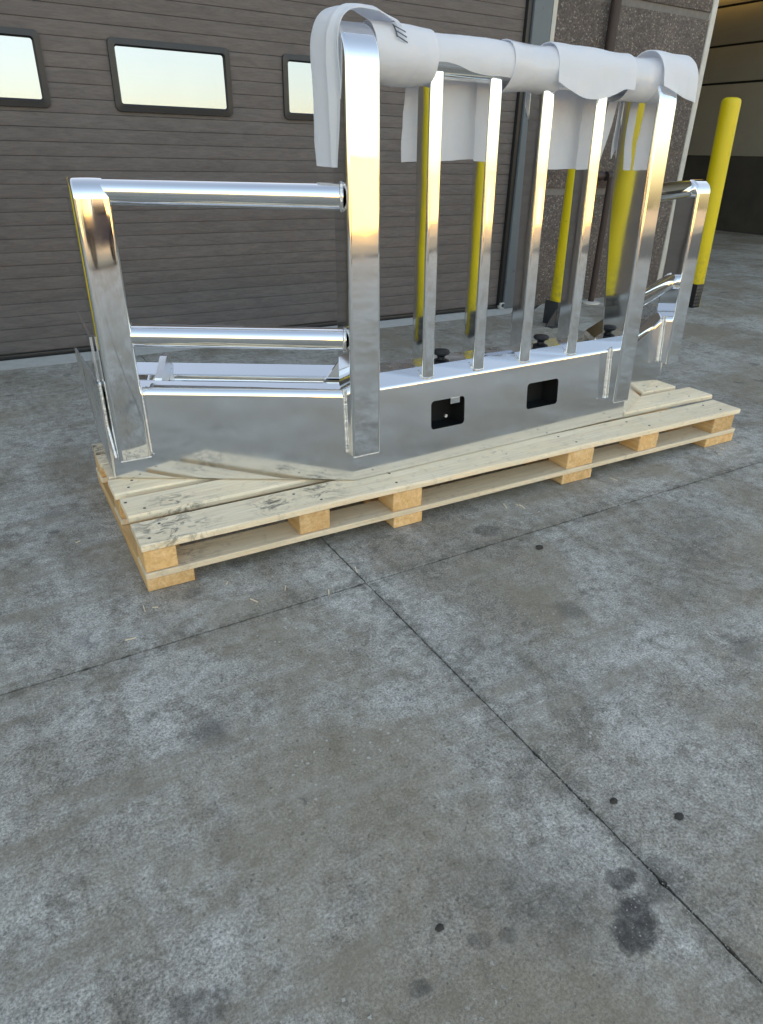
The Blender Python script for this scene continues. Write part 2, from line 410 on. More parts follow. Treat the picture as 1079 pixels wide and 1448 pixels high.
def bead(bm, pts, r, n=7):
    """a rippled weld bead along pts"""
    P = []
    for a, b in zip(pts[:-1], pts[1:]):
        a, b = Vector(a), Vector(b); L = (b - a).length; m = max(2, int(L / (r * 0.55)))
        P += [a.lerp(b, i / m) for i in range(m)]
    P.append(Vector(pts[-1]))
    rings = []
    for i, p in enumerate(P):
        q = P[min(i + 1, len(P) - 1)] - P[max(i - 1, 0)]
        ax = q.normalized() if q.length > 1e-9 else Vector((0, 0, 1))
        s = ax.orthogonal().normalized(); t = ax.cross(s)
        rr = r * (1.0 if i % 2 else 0.72) * random.uniform(0.85, 1.15)
        if i in (0, len(P) - 1): rr *= 0.5
        rings.append([p + (s * math.cos(6.2832 * j / n) + t * math.sin(6.2832 * j / n)) * rr for j in range(n)])
    loft(bm, rings)
def copy_tree(o, parent=None):
    c = o.copy(); link(c, parent)
    for ch in list(o.children): copy_tree(ch, c)
    return c

# ------------------------------------------------------------------ ground and concrete slabs
bm = bmesh.new()
vs = [bm.verts.new(p) for p in ((-600, -600, -0.03), (600, -600, -0.03), (600, 600, -0.03), (-600, 600, -0.03))]
bm.faces.new(vs)
ground = tag(obj('ground', bm, FAR, smooth=0), kind='structure')
bm = bmesh.new(); box(bm, (-30, -14, -0.06), (30, 30, -0.022))
pave = tag(obj('pavement', bm, DIRT, smooth=0), kind='structure')
XS = [-17.2, -11.2, -5.2, 0.81, 6.81, 12.0]
YS = [-12.0, -7.5, -3.0, 1.42, 4.19]
def slab(x0, x1, y0, y1, mat=CONC, fine=False, zt=0.0):
    g = 0.0016
    bm = bmesh.new(); loop = []
    step = 0.006 if fine else 0.25
    cs = [(x0 + g, y0 + g), (x1 - g, y0 + g), (x1 - g, y1 - g), (x0 + g, y1 - g)]
    for i in range(4):
        a, b = Vector((*cs[i], 0)), Vector((*cs[(i + 1) % 4], 0)); L = (b - a).length; n = int(L / step)
        nrm = Vector((-(b - a).y, (b - a).x, 0)).normalized()
        for j in range(n):
            p = a.lerp(b, j / n)
            if fine:
                q = noise.noise(p * 9) * 0.001 + max(0, noise.noise(p * 31 + Vector((5, 1, 2))) - 0.16) * 0.006 + max(0, noise.noise(p * 95) - 0.08) * 0.0036 + random.uniform(0, 0.0010)
                p = p + nrm * q
            loop.append(p)
    top = [bm.verts.new((p.x, p.y, zt)) for p in loop]; bot = [bm.verts.new((p.x, p.y, zt - 0.03)) for p in loop]
    bm.faces.new(top)
    n = len(top)
    for i in range(n): bm.faces.new((top[i], bot[i], bot[(i + 1) % n], top[(i + 1) % n]))
    return obj('slab', bm, mat, pave, smooth=0)
for i in range(len(XS) - 1):
    for j in range(len(YS) - 1):
        fine = i in (2, 3) and j in (2, 3)
        slab(XS[i], XS[i + 1], YS[j], YS[j + 1], fine=fine)
for a, b, m in ((-17.2, -5.2, CONC), (-5.2, 3.9, SILL), (3.9, 5.62, CONC), (5.62, 12, CONC)):
    slab(a, b, 4.19, 4.58 if a > 5 else 4.40, m)
for a, b, c, d in ((5.7, 12, 4.58, 9.0), (5.7, 12, 9.0, 15.9)): slab(a, b, c, d)

# loose grit on the concrete
bm = bmesh.new(); rg = random.Random(3)
def grit(x, y, r):
    c = Vector((x, y, r * 0.35)); vv = []
    for d in ((1, 0, 0), (-1, 0, 0), (0, 1, 0), (0, -1, 0), (0, 0, 1), (0, 0, -1)):
        vv.append(bm.verts.new(c + Vector(d) * r * rg.uniform(0.6, 1.2)))
    for a, b in ((0, 2), (2, 1), (1, 3), (3, 0)):
        bm.faces.new((vv[a], vv[b], vv[4])); bm.faces.new((vv[b], vv[a], vv[5]))
for i in range(2600):
    y = 0.2 + 2.6 * rg.random() ** 1.4; x = rg.uniform(-0.7, 4.2)
    grit(x, y, rg.choice((0.0006, 0.0008, 0.001, 0.0012, 0.0018)))
for i in range(900):
    x = 0.81 + rg.gauss(0, 0.012); y = rg.uniform(0.15, 1.55)
    grit(x, y, rg.choice((0.0007, 0.0010, 0.0015, 0.002)))
for i in range(90):
    grit(0.72 + rg.gauss(0, .05), 0.36 + rg.gauss(0, .05), rg.choice((0.0008, 0.0012, 0.002)))
tag(obj('grit', bm, STONE, smooth=0), kind='stuff')
bm = bmesh.new()
for i in range(18):
    x = rg.uniform(0.1, 2.9); y = 1.62 - abs(rg.gauss(0, 0.09)) if rg.random() < 0.7 else rg.uniform(1.7, 2.4)
    if y > 1.65: x = rg.uniform(-0.15, 0.22)
    L, w, a = rg.uniform(0.006, 0.022), rg.uniform(0.0008, 0.0018), rg.uniform(0, 3.14)
    ux, uy = math.cos(a), math.sin(a)
    box(bm, (-L, -w, 0.0004), (L, w, 0.0022), lambda u, d, z: Vector((x + u * ux - d * uy, y + u * uy + d * ux, z)))
tag(obj('wood_splinters', bm, PINE, smooth=0), kind='stuff')
for lab, x, y, r in (('small dark dirt clod right of the long joint, nearer the joint', 0.863, 0.533, 0.007),
                     ('elongated dark dirt clod right of the long joint, farther from the joint', 0.945, 0.447, 0.008),
                     ('round dark dirt clod left of the big oil stain', 0.430, 0.500, 0.006),
                     ('dark dirt clod in front of the pallet beyond the cross joint', 1.391, 1.329, 0.011)):
    bm = bmesh.new(); bmesh.ops.create_icosphere(bm, subdivisions=2, radius=r)
    for v in bm.verts:
        v.co *= 1 + 0.35 * noise.noise(v.co * 220 + Vector((x * 9, y * 7, 0))); v.co.z *= 0.55; v.co.x *= 1.25
        v.co += Vector((x, y, r * 0.3))
    tag(obj('dirt_clod', bm, CLOD, origin=(x, y, 0)), lab, 'dirt clod', 'dirt clods on the concrete')

# ------------------------------------------------------------------ building
YW = 4.40
def wall(name, label, a, b, mat, cat='wall'):
    t = thing(name, label, cat, ((a[0] + b[0]) / 2, (a[1] + b[1]) / 2, a[2]))
    bm = bmesh.new(); box(bm, a, b); obj('wall_face', bm, mat, t, smooth=0)
    return t
DX0, DX1, DZ = -0.30, 3.69, 3.35
wall('building_wall', 'brown rendered wall left of the garage door', (-30, YW - 0.03, -0.03), (DX0, YW + 0.35, 4.3), WALLM)
wall('door_header_wall', 'brown wall above the garage door', (DX0, YW - 0.03, DZ), (3.93, YW + 0.35, 4.3), WALLM)
ag = thing('aggregate_wall', 'speckled brown exposed aggregate wall beside the blue grey door jamb', 'wall', (4.8, YW, 0))
bm = bmesh.new(); box(bm, (3.975, YW, -0.03), (5.60, YW + 0.35, 0.838), bevel=0.004); obj('aggregate_panel', bm, AGG, ag)
bm = bmesh.new(); box(bm, (3.975, YW, 0.888), (5.60, YW + 0.35, 2.10), bevel=0.004); obj('aggregate_panel', bm, AGG, ag)
bm = bmesh.new(); box(bm, (3.975, YW, 2.15), (5.60, YW + 0.35, 4.3), bevel=0.004); obj('aggregate_panel', bm, AGG, ag)
bm = bmesh.new(); box(bm, (3.975, YW + 0.012, 0.838), (5.60, YW + 0.33, 0.888)); obj('cast_band', bm, BAND, ag)
bm = bmesh.new(); box(bm, (3.975, YW + 0.012, 2.10), (5.60, YW + 0.33, 2.15)); obj('cast_band', bm, BAND, ag)
bm = bmesh.new(); box(bm, (5.60, YW - 0.008, -0.02), (5.66, YW + 0.36, 4.3), bevel=0.006); obj('corner_trim', bm, TRIM, ag)
bm = bmesh.new(); box(bm, (3.925, YW - 0.004, 0), (3.975, YW + 0.34, 4.3)); obj('edge_trim', bm, TRIM, ag)

# door jamb
jb = thing('door_jamb', 'blue grey painted steel column with peeling paint at the right edge of the garage door', 'column', (3.8, YW - 0.03, 0))
bm = bmesh.new(); box(bm, (3.735, YW - 0.045, 0.004), (3.90, YW + 0.3, 4.3), bevel=0.006); obj('steel_post', bm, JAMB, jb)
bm = bmesh.new(); box(bm, (3.692, YW - 0.03, 0.03), (3.732, YW + 0.2, DZ), bevel=0.004); obj('weather_strip', bm, BLACK, jb)
bm = bmesh.new(); box(bm, (3.902, YW - 0.02, 0.004), (3.923, YW + 0.2, 7.0)); obj('shadow_gap_strip', bm, BLACK, jb)
bm = bmesh.new(); box(bm, (3.70, YW - 0.05, 0.006), (3.735, YW - 0.005, 0.012), bevel=0.001)
box(bm, (3.70, YW - 0.05, 0.013), (3.707, YW - 0.005, 0.05), bevel=0.001); box(bm, (3.708, YW - 0.05, 0.043), (3.735, YW - 0.005, 0.05), bevel=0.001)
obj('latch_bracket', bm, plain('pale_bracket_metal', (0.55, 0.55, 0.53), 0.5), jb)
# ring on the jamb
rk = thing('tie_ring', 'small dark metal ring fixed high on the blue grey column', 'ring', (3.80, YW - 0.055, 1.42))
bm = bmesh.new(); rings = []
for i in range(25):
    a = 2 * math.pi * i / 24; c = Vector((3.785 + 0.020 * math.cos(a), YW - 0.058 - 0.004 * math.cos(a), 1.42 + 0.055 * math.sin(a)))
    rad = Vector((math.cos(a), 0, math.sin(a)))
    rings.append([c + (rad * math.cos(6.2832 * j / 8) + Vector((0, 1, 0)) * math.sin(6.2832 * j / 8)) * 0.010 for j in range(8)])
loft(bm, rings, cap=False); obj('ring_hoop', bm, plain('dark_ring_steel', (0.06, 0.06, 0.065), 0.35, 0.8), rk)
bm = bmesh.new(); box(bm, (3.768, YW - 0.07, 1.465), (3.802, YW - 0.046, 1.495), bevel=0.003); obj('mount', bm, BRACKET, rk)

# garage door
gd = thing('garage_door', 'large dark grey brown wood grain sectional garage door with small windows', 'garage door', (1.7, YW, 0))
PITCH = 0.0675
bm = bmesh.new(); box(bm, (DX0 + 0.005, YW + 0.006, 0.03), (DX1, YW + 0.06, DZ)); obj('door_core', bm, DARKBASE, gd)
pm = None
zc = 0.035; i = 0
while zc < DZ - PITCH:
    if pm is None:
        bm = bmesh.new(); z1 = zc + PITCH - 0.0008
        # ribbed plank profile, slightly crowned
        prof = [(YW + 0.0045, zc), (YW + 0.0018, zc + 0.0004), (YW + 0.0004, zc + 0.0014), (YW, zc + 0.005), (YW, z1 - 0.005), (YW + 0.0004, z1 - 0.0014), (YW + 0.0018, z1 - 0.0004), (YW + 0.0045, z1)]
        loft(bm, [[Vector((x, y, z)) for y, z in prof] for x in (DX0 + 0.005, DX1)])
        o = obj('plank', bm, DOOR, gd, origin=(1.7, YW, zc)); pm = o.data
    else:
        o = bpy.data.objects.new('plank', pm); o.location = (0, 0, zc); link(o, gd)
    zc += PITCH; i += 1
bm = bmesh.new(); box(bm, (DX0, YW - 0.012, 0.002), (DX1 + 0.01, YW + 0.03, 0.03), bevel=0.006); obj('bottom_seal', bm, BLACK, gd)
def window(x0, x1, z0, z1):
    bm = bmesh.new(); cx, cz = (x0 + x1) / 2, (z0 + z1) / 2; w, h = x1 - x0, z1 - z0
    t = 0.036
    rows = []
    for (dw, rr, y) in ((0, 0.030, YW - 0.0035), (-0.003, 0.028, YW - 0.016), (-2 * t + 0.012, 0.016, YW - 0.020), (-2 * t, 0.014, YW - 0.010), (-2 * t - 0.002, 0.014, YW + 0.006)):
        rows.append([Vector((cx + px, y, cz + pz)) for px, pz in rrect(w + dw, h + dw, rr)])
    loft(bm, rows, cap=False)
    f = obj('window', bm, WFRAME, gd, origin=(cx, YW, cz), smooth=40)
    bm = bmesh.new(); bm.faces.new([bm.verts.new((cx + px, YW - 0.0035 + 0.024 * pz, cz + pz)) for px, pz in rrect(w - 2 * t - 0.004, h - 2 * t - 0.004, 0.01)])
    r = bmesh.ops.extrude_face_region(bm, geom=bm.faces[:]); bmesh.ops.translate(bm, verts=[v for v in r['geom'] if isinstance(v, bmesh.types.BMVert)], vec=(0, 0.004, 0))
    obj('pane', bm, GLASS, f, smooth=0)
for x0 in (-0.072, 0.908, 1.888): window(x0, x0 + 0.66, 1.268, 1.604)

# pipe on the aggregate wall
pp = thing('drain_pipe', 'dark oxide brown pipe running down the aggregate wall with an elbow and tee', 'pipe', (4.5, YW - 0.06, 0))
bm = bmesh.new(); tube(bm, (4.475, YW - 0.06, 0.98), (4.475, YW - 0.06, 4.25), 0.038, 16); obj('riser', bm, PIPE, pp)
bm = bmesh.new(); tube(bm, (4.36, YW - 0.12, 0.98), (4.95, YW - 0.12, 0.98), 0.024, 14); obj('cross_pipe', bm, PIPE, pp)
bm = bmesh.new(); tube(bm, (4.60, YW - 0.16, 0.0), (4.60, YW - 0.16, 0.965), 0.026, 14); obj('down_pipe', bm, PIPE, pp)
for x in (4.475, 4.60, 4.70):
    bm = bmesh.new(); tube(bm, (x - 0.035, YW - 0.14, 0.98), (x + 0.035, YW - 0.14, 0.98), 0.034, 14); obj('fitting', bm, PIPE, pp)
bm = bmesh.new(); lathe(bm, [(0.0, 0), (0.075, 0.0), (0.075, 0.012), (0.03, 0.018), (0.0, 0.018)][1:], (4.60, YW - 0.16, 0.001)); obj('floor_flange', bm, TRIM, pp)

# covered bay beyond the corner
wall('bay_back_wall', 'dark back wall inside the open bay', (5.66, 16.0, -0.03), (12.0, 16.3, 4.04), WALLM)
wall('bay_return_wall', 'dark return wall behind the aggregate panel', (5.30, YW + 0.37, -0.03), (5.64, 16.0, 4.04), WALLM)
bm = bmesh.new(); box(bm, (-30, YW + 0.02, 4.303), (45, 26, 4.45)); tag(obj('building_roof', bm, ROOFM, smooth=0), 'flat roof over the workshop building', 'roof')
bm = bmesh.new(); box(bm, (5.67, YW + 0.36, 4.05), (11.98, 16.0, 4.2)); tag(obj('bay_ceiling', bm, ROOFM, smooth=0), 'grey ceiling over the open bay', 'ceiling')
wall('bay_header_wall', 'brown wall above the open bay', (5.67, YW, 4.0), (12.0, YW + 0.35, 4.3), WALLM)
wall('rear_wall', 'brown rear wall of the workshop building', (-30, 25.6, -0.03), (45, 26.0, 4.3), WALLM)
wall('side_block_wall', 'brown front wall right of the open bay', (12.35, YW, -0.03), (45, YW + 0.35, 4.3), WALLM)
bw = thing('bay_side_wall', 'beige clad side wall with dark lower base inside the open bay', 'wall', (12.0, 10, 0))
bm = bmesh.new(); box(bm, (12.02, YW, -0.02), (12.34, 16.0, 1.19)); obj('wall_base', bm, DARKBASE, bw, smooth=0)
zs = [1.195, 2.31, 2.86, 3.42, 4.03]
for a, b in zip(zs[:-1], zs[1:]):
    bm = bmesh.new(); box(bm, (12.0, YW, a), (12.33, 16.0, b - 0.035), bevel=0.004); obj('cladding_panel', bm, BEIGE, bw)
    bm = bmesh.new(); box(bm, (12.03, YW, b - 0.034), (12.32, 16.0, b - 0.001)); obj('cladding_seam', bm, SEAM, bw, smooth=0)
lp = thing('wall_lamp', 'lit yellow strip lamp high on the beige bay wall', 'lamp', (11.9, 9.2, 3.5))
bm = bmesh.new(); box(bm, (11.93, 8.2, 3.60), (12.0, 10.2, 3.85), bevel=0.01); obj('housing', bm, BEIGE, lp)
bm = bmesh.new(); box(bm, (11.86, 8.25, 3.57), (11.93, 10.15, 3.83), bevel=0.01); obj('diffuser', bm, LAMP, lp)

# sunlit buildings across the yard (behind the camera, seen only in the polished metal and the panes)
def far_building(x0, x1, y0, y1, h, label, doors):
    t = thing('warehouse', label, 'building', ((x0 + x1) / 2, y0, 0), 'buildings across the yard')
    bm = bmesh.new(); box(bm, (x0, y1, -0.03), (x1, y0, h)); obj('wall', bm, STUCCO, t, smooth=0)
    bm = bmesh.new(); box(bm, (x0 - 0.2, y1 - 0.2, h + 0.002), (x1 + 0.2, y0 + 0.25, h + 0.25)); obj('roof', bm, BEIGE, t, smooth=0)
    for (a, b, z0, z1) in doors:
        bm = bmesh.new(); box(bm, (a, y0 + 0.003, z0), (b, y0 + 0.06, z1)); obj('door', bm, BEIGE, t, smooth=0)
far_building(-34, -4, -52, -66, 4.6, 'long tan warehouse across the yard with three pale doors', [(-28, -24, 0, 3.4), (-20, -16, 0, 3.4), (-10, -8.6, 0, 2.2)])
far_building(3, 30, -50, -66, 5.2, 'tall tan warehouse across the yard with a wide pale door', [(6, 11, 0, 3.8), (17, 19, 0, 2.3)])
far_building(38, 70, -56, -70, 4.4, 'low tan warehouse at the far right across the yard', [(44, 48, 0, 3.2)])

# dark pickup parked behind the camera; it shows only as a dark patch in the polished posts
pk = thing('parked_pickup', 'dark blue pickup truck parked across the yard behind the viewer', 'pickup truck', (3.3, -13.5, 0))
NAVY = plain('dark_blue_car_paint', (0.012, 0.016, 0.035), 0.25)
def side_loft(pts, y0, y1, ins=0.06):
    bm = bmesh.new(); cx = sum(p[0] for p in pts) / len(pts); cz = sum(p[1] for p in pts) / len(pts)
    rg_ = lambda y, k_: [Vector((3.3 + cx + (a - cx) * k_, -13.5 + y, cz + (b - cz) * k_)) for a, b in pts]
    loft(bm, [rg_(y0, 1 - ins), rg_(y0 + 0.08, 1), rg_(y1 - 0.08, 1), rg_(y1, 1 - ins)]); return bm
obj('body', side_loft([(-2.7, 0.45), (2.7, 0.45), (2.75, 0.75), (2.65, 1.10), (1.35, 1.16), (-2.65, 1.16), (-2.75, 0.8)], -0.98, 0.98), NAVY, pk)
obj('cab', side_loft([(-0.9, 1.165), (1.35, 1.165), (0.75, 1.80), (-0.7, 1.84)], -0.86, 0.86), NAVY, pk)
bm = bmesh.new()
for y in (0.865,):
    loft(bm, [[Vector((3.3 + a, -13.5 + y + e, b)) for a, b in ((-0.7, 1.22), (1.05, 1.22), (0.68, 1.70), (-0.6, 1.73))] for e in (0.0, 0.012)])
obj('side_window', bm, WFRAME, pk)
for wx in (-1.75, 1.75):
    for wy in (-0.90, 0.72):
        bm = bmesh.new(); tube(bm, (3.3 + wx, -13.5 + wy, 0.40), (3.3 + wx, -13.5 + wy + 0.26, 0.40), 0.39, 28); w_ = obj('wheel', bm, BLACK, pk, origin=(3.3 + wx, -13.5 + wy, 0.40))
        bm = bmesh.new(); tube(bm, (3.3 + wx, -13.5 + wy - 0.004, 0.40), (3.3 + wx, -13.5 + wy + 0.265, 0.40), 0.22, 20); obj('rim', bm, BRACKET, w_)

# ------------------------------------------------------------------ bollards
BY = 3.775
def make_bollard(x, y, label, sleeve=True):
    t = thing('bollard', label, 'bollard', (x, y, 0), 'yellow bollards by the doors')
    bm = bmesh.new(); r = 0.066
    lathe(bm, [(r, 0.0), (r, 1.500), (r * 0.985, 1.514), (r * 0.90, 1.526), (r * 0.6, 1.534), (0.004, 1.537)], (x, y, 0), 32)
    obj('post', bm, YELLOW, t, smooth=50)
    bm = bmesh.new()   # folded guard plate on the left of the foot, with a slot
    box(bm, (x - 0.082, y - 0.075, 0.003), (x + 0.075, y - 0.069, 0.085), bevel=0.001)
    box(bm, (x - 0.082, y - 0.075, 0.125), (x + 0.075, y - 0.069, 0.17), bevel=0.001)
    box(bm, (x - 0.082, y - 0.075, 0.086), (x - 0.03, y - 0.069, 0.124), bevel=0.001)
    box(bm, (x - 0.018, y - 0.075, 0.086), (x + 0.075, y - 0.069, 0.124), bevel=0.001)
    box(bm, (x - 0.082, y - 0.068, 0.003), (x - 0.076, y + 0.06, 0.17), bevel=0.001)
    obj('guard_plate', bm, BRACKET, t)
    bm = bmesh.new()
    pts = [(x - 0.083, 0.003), (x - 0.17, 0.003), (x - 0.16, 0.02), (x - 0.083, 0.13)]
    loft(bm, [[Vector((px, y + dy, pz)) for px, pz in pts] for dy in (-0.072, -0.064)]); obj('gusset', bm, BRACKET, t, smooth=0)
    bm = bmesh.new(); box(bm, (x - 0.15, y - 0.12, 0.0), (x + 0.10, y - 0.074, 0.006)); obj('foot_plate', bm, BRACKET, t, smooth=0)
    return t
b0 = make_bollard(3.765, BY, 'yellow bollard with a dark slotted foot guard, seen between the silver grille bars')
b1 = copy_tree(b0); b1.location = (-0.105, BY, 0); b1['label'] = 'yellow bollard at the left side of the garage door'
b2 = thing('bollard', 'yellow bollard with a black perforated foot guard, alone at the right by the open bay', 'bollard', (5.345, 3.80, 0), 'yellow bollards by the doors')
def tilt(bm, x, y, k):
    for v in bm.verts: v.co.x -= k * v.co.z
bm = bmesh.new(); r = 0.070
x, y = 5.345, 3.80
lathe(bm, [(r, 0.0), (r, 1.490), (r * 0.985, 1.505), (r * 0.90, 1.518), (r * 0.6, 1.528), (0.004, 1.531)], (x, y, 0), 32); tilt(bm, x, y, 0.05); obj('post', bm, YELLOW, b2, smooth=50)
bm = bmesh.new()
box(bm, (x - 0.085, y - 0.080, 0.003), (x + 0.002, y - 0.073, 0.19), bevel=0.001); box(bm, (x - 0.085, y - 0.072, 0.003), (x - 0.079, y + 0.05, 0.19), bevel=0.001)
obj('guard_plate', bm, BLACK, b2)
bm = bmesh.new()
for i in range(3):
    for j in range(6):
        cx, cz = x - 0.070 + i * 0.026, 0.025 + j * 0.028
        box(bm, (cx - 0.007, y - 0.0815, cz - 0.007), (cx + 0.007, y - 0.0802, cz + 0.007))
obj('perforation', bm, plain('grey_perforation', (0.09, 0.09, 0.095), 0.6), b2, smooth=0)

# ------------------------------------------------------------------ pallet
PA = R(-0.9)
pal = thing('wooden_pallet', 'long pale pine pallet under the silver bumper on the concrete', 'pallet', (0.252, 1.668, 0))
PO = Vector((0.252, 1.668, 0)); PU = Vector((math.cos(PA), math.sin(PA), 0)); PD = Vector((-math.sin(PA), math.cos(PA), 0))
PF = lambda u, d, z: PO + PU * u + PD * d + Vector((0, 0, z))
PL = 2.545
def pbox(name, mat, a, b, jit=0.0015, bevel=0.0025):
    bm = bmesh.new(); box(bm, a, b, ident, bevel, 1)
    c = Vector(((a[0] + b[0]) / 2, (a[1] + b[1]) / 2, (a[2] + b[2]) / 2))
    for v in bm.verts: v.co += Vector((noise.noise(v.co * 5), noise.noise(v.co * 5 + Vector((9, 0, 0))), 0.6 * noise.noise(v.co * 4 + Vector((0, 9, 0))))) * jit
    for v in bm.verts: v.co = PF(*v.co)
    return obj(name, bm, mat, pal, origin=PF(*c), smooth=30)
def plank(d0, d1, u0, u1, z0=0.129, z1=0.150, wane=0.0):
    """long plank, cut along its length so its edge can wander and its end be worn"""
    bm = bmesh.new(); n = 26; rings = []
    sd = random.uniform(0, 50)
    for i in range(n + 1):
        u = u0 + (u1 - u0) * i / n
        w0 = noise.noise(Vector((u * 2.3, sd, 0))) * 0.004; w1 = noise.noise(Vector((u * 2.3, sd + 7, 0))) * 0.004
        zz = noise.noise(Vector((u * 1.1, sd + 3, 0))) * 0.0012
        b = 0.003; wn = wane * max(0, noise.noise(Vector((u * 1.7, sd + 11, 0))) + 0.3)
        prof = [(d0 + w0, z0 + b), (d0 + w0, z1 - b - wn), (d0 + w0 + b + wn * 1.4, z1), (d1 + w1 - b, z1), (d1 + w1, z1 - b), (d1 + w1, z0 + b), (d1 + w1 - b, z0), (d0 + w0 + b, z0)]
        rings.append([PF(u, d, z + zz) for d, z in prof])
    loft(bm, rings)
    return obj('top_plank', bm, PINE, pal, origin=PF((u0 + u1) / 2, (d0 + d1) / 2, z0), smooth=30)
plank(0.0, 0.142, 0.0, PL, wane=0.002)
plank(0.186, 0.318, 0.004, PL + 0.06, wane=0.008)
plank(0.352, 0.470, -0.004, PL + 0.01, wane=0.003)
plank(0.486, 0.600, 0.004, PL - 0.01)
plank(0.612, 0.700, -0.002, PL - 0.03)
plank(0.720, 0.810, 0.0, PL - 0.01)
BU = [(0.0, 0.092), (0.46, 0.565), (0.79, 0.903), (1.55, 1.683), (1.93, 2.042), (2.385, 2.520)]
for r0 in (0.0, 0.35, 0.70):
    for (a, b) in BU:
        pbox('block', BLOCK, (a + 0.003, r0 + 0.004, 0.061), (b, r0 + 0.104, 0.1275))
    pbox('runner_board', PINE, (0.0, r0 - 0.002, 0.041), (PL, r0 + 0.108, 0.060), 0.003)
for (a, b) in ((0.0, 0.132), (0.795, 0.906), (1.535, 1.686), (2.36, PL)):
    pbox('foot_board', BLOCK, (a, 0.0, 0.001), (b, 0.812, 0.0400), 0.001)

NAIL = plain('nail_steel', (0.10, 0.095, 0.09), 0.45, 0.7)
for (d0, d1) in ((0.0, 0.142), (0.186, 0.318), (0.352, 0.47)):
    for (a, b) in BU:
        for q in range(2):
            u, d = (a + b) / 2 + random.uniform(-0.04, 0.04), d0 + (0.035, d1 - d0 - 0.035)[q]
            if d0 > 0.1 and 0.25 < u < 2.2: continue
            bm = bmesh.new(); c = PF(u, d, 0.1497); lathe(bm, [(0.0045, 0.0), (0.0045, 0.0012), (0.0012, 0.0016)], c, 8)
            obj('nail', bm, NAIL, pal, origin=c)

# ------------------------------------------------------------------ bumper
B1 = Vector((0.283, 2.134, 0)); B2 = Vector((0.953, 1.764, 0)); B3 = Vector((2.237, 1.789, 0)); B4 = Vector((2.907, 2.150, 0))
bp = thing('truck_bumper', 'polished aluminium truck bumper with grille guard standing on the pallet', 'bumper', (1.6, 1.9, 0.15))
ZB, ZT = 0.1525, 0.448
ca = math.atan2(B3.y - B2.y, B3.x - B2.x); CL = (B3 - B2).length
CF = Fr(B2, ca, 0.095, 0.15)
la = math.atan2(B2.y - B1.y, B2.x - B1.x); LL = (B2 - B1).length; LF = Fr(B1, la, 0.095, 0.15)
ra = math.atan2(B4.y - B3.y, B4.x - B3.x); RL = (B4 - B3).length; RF = Fr(B3, ra, 0.095, 0.15)
TH = 0.006
def miter(p, n1, n2, d):
    h = (n1 + n2).normalized(); return p + h * (d / h.dot(n1))
def mpath(d):
    n1, n2, n3 = LF.d, CF.d, RF.d
    return [B1 + n1 * d, miter(B2, n1, n2, d), miter(B3, n2, n3, d), B4 + n3 * d]
# front plate with a rolled top edge and sloped top face; profile (depth, z)
def rolled(top_d, rise, r=0.016):
    pr = [(0.0, ZB), (0.0, ZT - r)]
    ang = math.atan2(rise, top_d)
    for i in range(1, 9):
        a = (math.pi / 2 - ang) * i / 8
        pr.append((r - r * math.cos(a), ZT - r + r * math.sin(a)))
    x, z = pr[-1]
    pr.append((x + top_d, z + rise)); 
    pr.append((x + top_d + 0.006, z + rise - 0.002)); pr.append((x + top_d + 0.006, z + rise - 0.03))
    return pr
def wing_plate(name, pa, pb):
    return None
# center: plate with two openings (curve fill), then the rolled top as one lofted piece
def flat_with_holes(outer, holes, fr, d0, d1, name, mat, parent):
    cu = bpy.data.curves.new(name, 'CURVE'); cu.dimensions = '2D'; cu.fill_mode = 'BOTH'; cu.extrude = abs(d1 - d0) / 2
    for poly in [outer] + holes:
        sp = cu.splines.new('POLY'); sp.points.add(len(poly) - 1); sp.use_cyclic_u = True
        for p, (a, b) in zip(sp.points, poly): p.co = (a, b, 0, 1)
    tmp = bpy.data.objects.new('tmp', cu); COL.objects.link(tmp)
    dg = bpy.context.evaluated_depsgraph_get(); me = bpy.data.meshes.new_from_object(tmp.evaluated_get(dg))
    bm = bmesh.new(); bm.from_mesh(me); bpy.data.meshes.remove(me)
    bpy.data.objects.remove(tmp); bpy.data.curves.remove(cu)
    bmesh.ops.remove_doubles(bm, verts=bm.verts, dist=1e-6)
    dm = (d0 + d1) / 2
    for v in bm.verts: v.co = fr(v.co.x, dm + v.co.z, v.co.y)
    return obj(name, bm, mat, parent, smooth=30)
hole = lambda u0, u1, z0, z1: [((u0 + u1) / 2 + a, (z0 + z1) / 2 + b) for a, b in rrect(u1 - u0, z1 - z0, 0.013)]
H1, H2 = (0.310, 0.452, 0.268, 0.366), (0.742, 0.898, 0.270, 0.366)
SEAMZ = ZT - 0.02
flat_with_holes([(0.0, ZB), (CL, ZB), (CL, SEAMZ), (0.0, SEAMZ)], [hole(*H1), hole(*H2)], CF, 0.0, TH, 'face_plate', ALU_PLATE, bp)
def strip(name, fr, u0, u1, prof, mat, ends=None):
    """open sheet of given profile swept along u (mitred by ends = depth slopes)"""
    e0, e1 = ends or (0, 0)
    bm = bmesh.new()
    loft(bm, [[fr(u0 + e0 * d, d, z) for d, z in prof], [fr(u1 + e1 * d, d, z) for d, z in prof]], cap=False, closed=False)
    return bm
mL = math.tan((ca - la) / 2); mR = math.tan((ra - ca) / 2)
pc = [p for p in rolled(0.036, 0.031) if p[1] >= SEAMZ - 1e-6 or p[0] > 0.01]; pc = [(0.0, SEAMZ)] + [p for p in pc if p[1] > SEAMZ or p[0] > 0.05]
obj('top_roll', strip('top_roll', CF, 0, CL, pc, ALU, (-mL * 0, 0)), ALU, bp, smooth=50)
